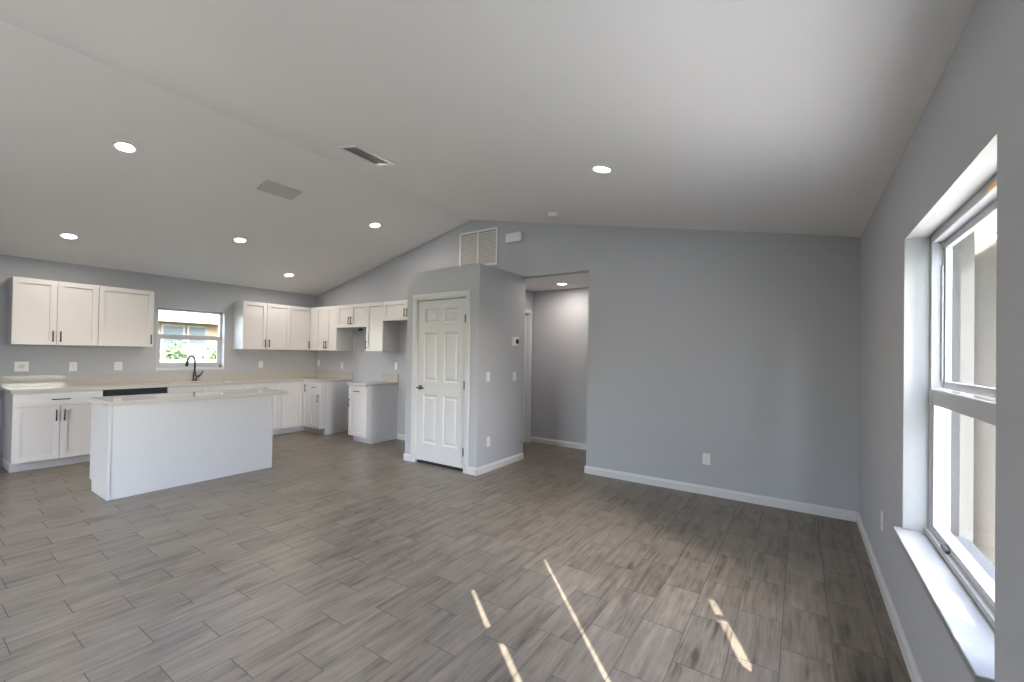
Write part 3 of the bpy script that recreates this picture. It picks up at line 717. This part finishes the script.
# unseen screen added to block the sun; slots shape floor streaks and sill patch
fxx = 4.0
def on_screen(p):
    p = Vector(p); t_ = (fxx-p.x)/.80
    return (p.y-.54*t_, p.z+.80*t_)
def slit(p0, p1, w0, w1):
    """floor streak p0-p1 (widths on the floor) -> slot on the fence"""
    a, c = Vector(p0), Vector(p1); n = Vector((-(c-a).y, (c-a).x, 0)).normalized()
    return [on_screen(a+n*w0/2), on_screen(c+n*w1/2), on_screen(c-n*w1/2), on_screen(a-n*w0/2)]
slots = [
    slit((-1.602, 2.014, 0), (-1.32, 1.789, 0), .022, .030), slit((-1.19, 1.725, 0), (-.80, 1.42, 0), .030, .034),
    slit((-1.439, 2.591, 0), (-.50, 1.61, 0), .018, .026),
    slit((-.413, 2.735, 0), (-.353, 2.602, 0), .040, .042), slit((-.327, 2.556, 0), (-.05, 1.93, 0), .046, .052),
    [on_screen(p) for p in ((.470, 2.193, .565), (.397, 2.193, .565), (.397, 2.055, .565), (.466, 1.956, .565))],
]
bm = bmesh.new()
def loop(pts):
    vs = [bm.verts.new((fxx, p[0], p[1])) for p in pts]
    return [bm.edges.new((vs[i], vs[(i+1) % len(vs)])) for i in range(len(vs))]
ed = loop([(-10.5, GZ), (.62, GZ), (.62, 6.9), (-10.5, 6.9)])
for s_ in slots: ed += loop(s_)
bmesh.ops.triangle_fill(bm, use_beauty=True, use_dissolve=False, edges=ed, normal=(1, 0, 0))
fb = MB(); fb.bm.free(); fb.bm = bm
fo = fb.build('added_sun_screen', MT['screen'])
sm = fo.modifiers.new('solid', 'SOLIDIFY'); sm.thickness = .004
struct(fo, 'unseen added screen with slots that shape the sun streaks')

# neighbouring house beyond the kitchen window
nx = -17.0
root = tag(empty('neighbour_house', (nx-3, 6, GZ)), 'orange-beige house with white eaves seen through kitchen window', 'house')
MB().box(nx-6, nx, -2, 12, GZ, 2.45).build('house_wall', MT['housewall'], root)
MB().box(nx-6, nx+.7, -2.6, 12.6, 2.32, 2.44).box(nx+.66, nx+.72, -2.6, 12.6, 2.26, 2.62).build('fascia', MT['fascia'], root)
MB().prism([(nx+.74, -2.7, 2.62), (nx+.74, -2.7, 2.72), (nx-3, -2.7, 4.2), (nx-6.7, -2.7, 2.72), (nx-6.7, -2.7, 2.62)], (0, 15.4, 0)).build('roof', MT['roof'], root)
for (a, c) in ((5.2, 5.72), (5.9, 6.36)):
    wf = MB().box(nx, nx+.05, a-.06, c+.06, 1.0, 2.2).build('house_window', MT['fascia'], root)
    MB().box(nx+.05, nx+.06, a, c, 1.06, 2.14).build('pane', MT['darkglass'], wf)
tag(MB().box(-14.15, -14.0, 1, 11, GZ, 1.07).box(-14.18, -13.97, 1, 11, 1.07, 1.12).build('garden_wall', MT['fascia']), 'low pale garden wall in front of the house beyond kitchen window', 'wall')
def shrub(x, y, r, h, label, seed):
    rnd = random.Random(seed); root = tag(empty('shrub', (x, y, GZ)), label, 'shrub', 'shrubs beyond the kitchen window')
    b = MB()
    for k in range(5):
        a = k*1.257; b.tube([(x, y, GZ), (x+r*.3*math.cos(a), y+r*.3*math.sin(a), GZ+h*.5)], [.03, .012], 6)
    b.build('stems', MT['bark'], root)
    b = MB()
    for k in range(420):
        v = Vector((rnd.gauss(0, 1), rnd.gauss(0, 1), rnd.gauss(0, 1))).normalized()*rnd.uniform(.55, 1)
        p = Vector((x+v.x*r, y+v.y*r, GZ+h*.55+v.z*h*.45)); s_ = rnd.uniform(.07, .13)
        q = Vector((rnd.gauss(0, 1), rnd.gauss(0, 1), rnd.gauss(0, 1))).normalized(); q2 = q.cross(Vector((.3, .5, .8))).normalized()
        vs = [b.bm.verts.new(p+q*s_), b.bm.verts.new(p+q2*s_*.5), b.bm.verts.new(p-q*s_), b.bm.verts.new(p-q2*s_*.5)]
        b.bm.faces.new(vs)
    b.build('foliage', MT['leaf'], root)
shrub(-15.3, 5.0, .34, 1.9, 'green shrub at left of the kitchen window view', 1)
shrub(-15.3, 6.0, .36, 1.75, 'green shrub at middle right of the kitchen window view', 2)
shrub(-15.3, 6.85, .38, 2.0, 'green shrub at far right of the kitchen window view', 3)
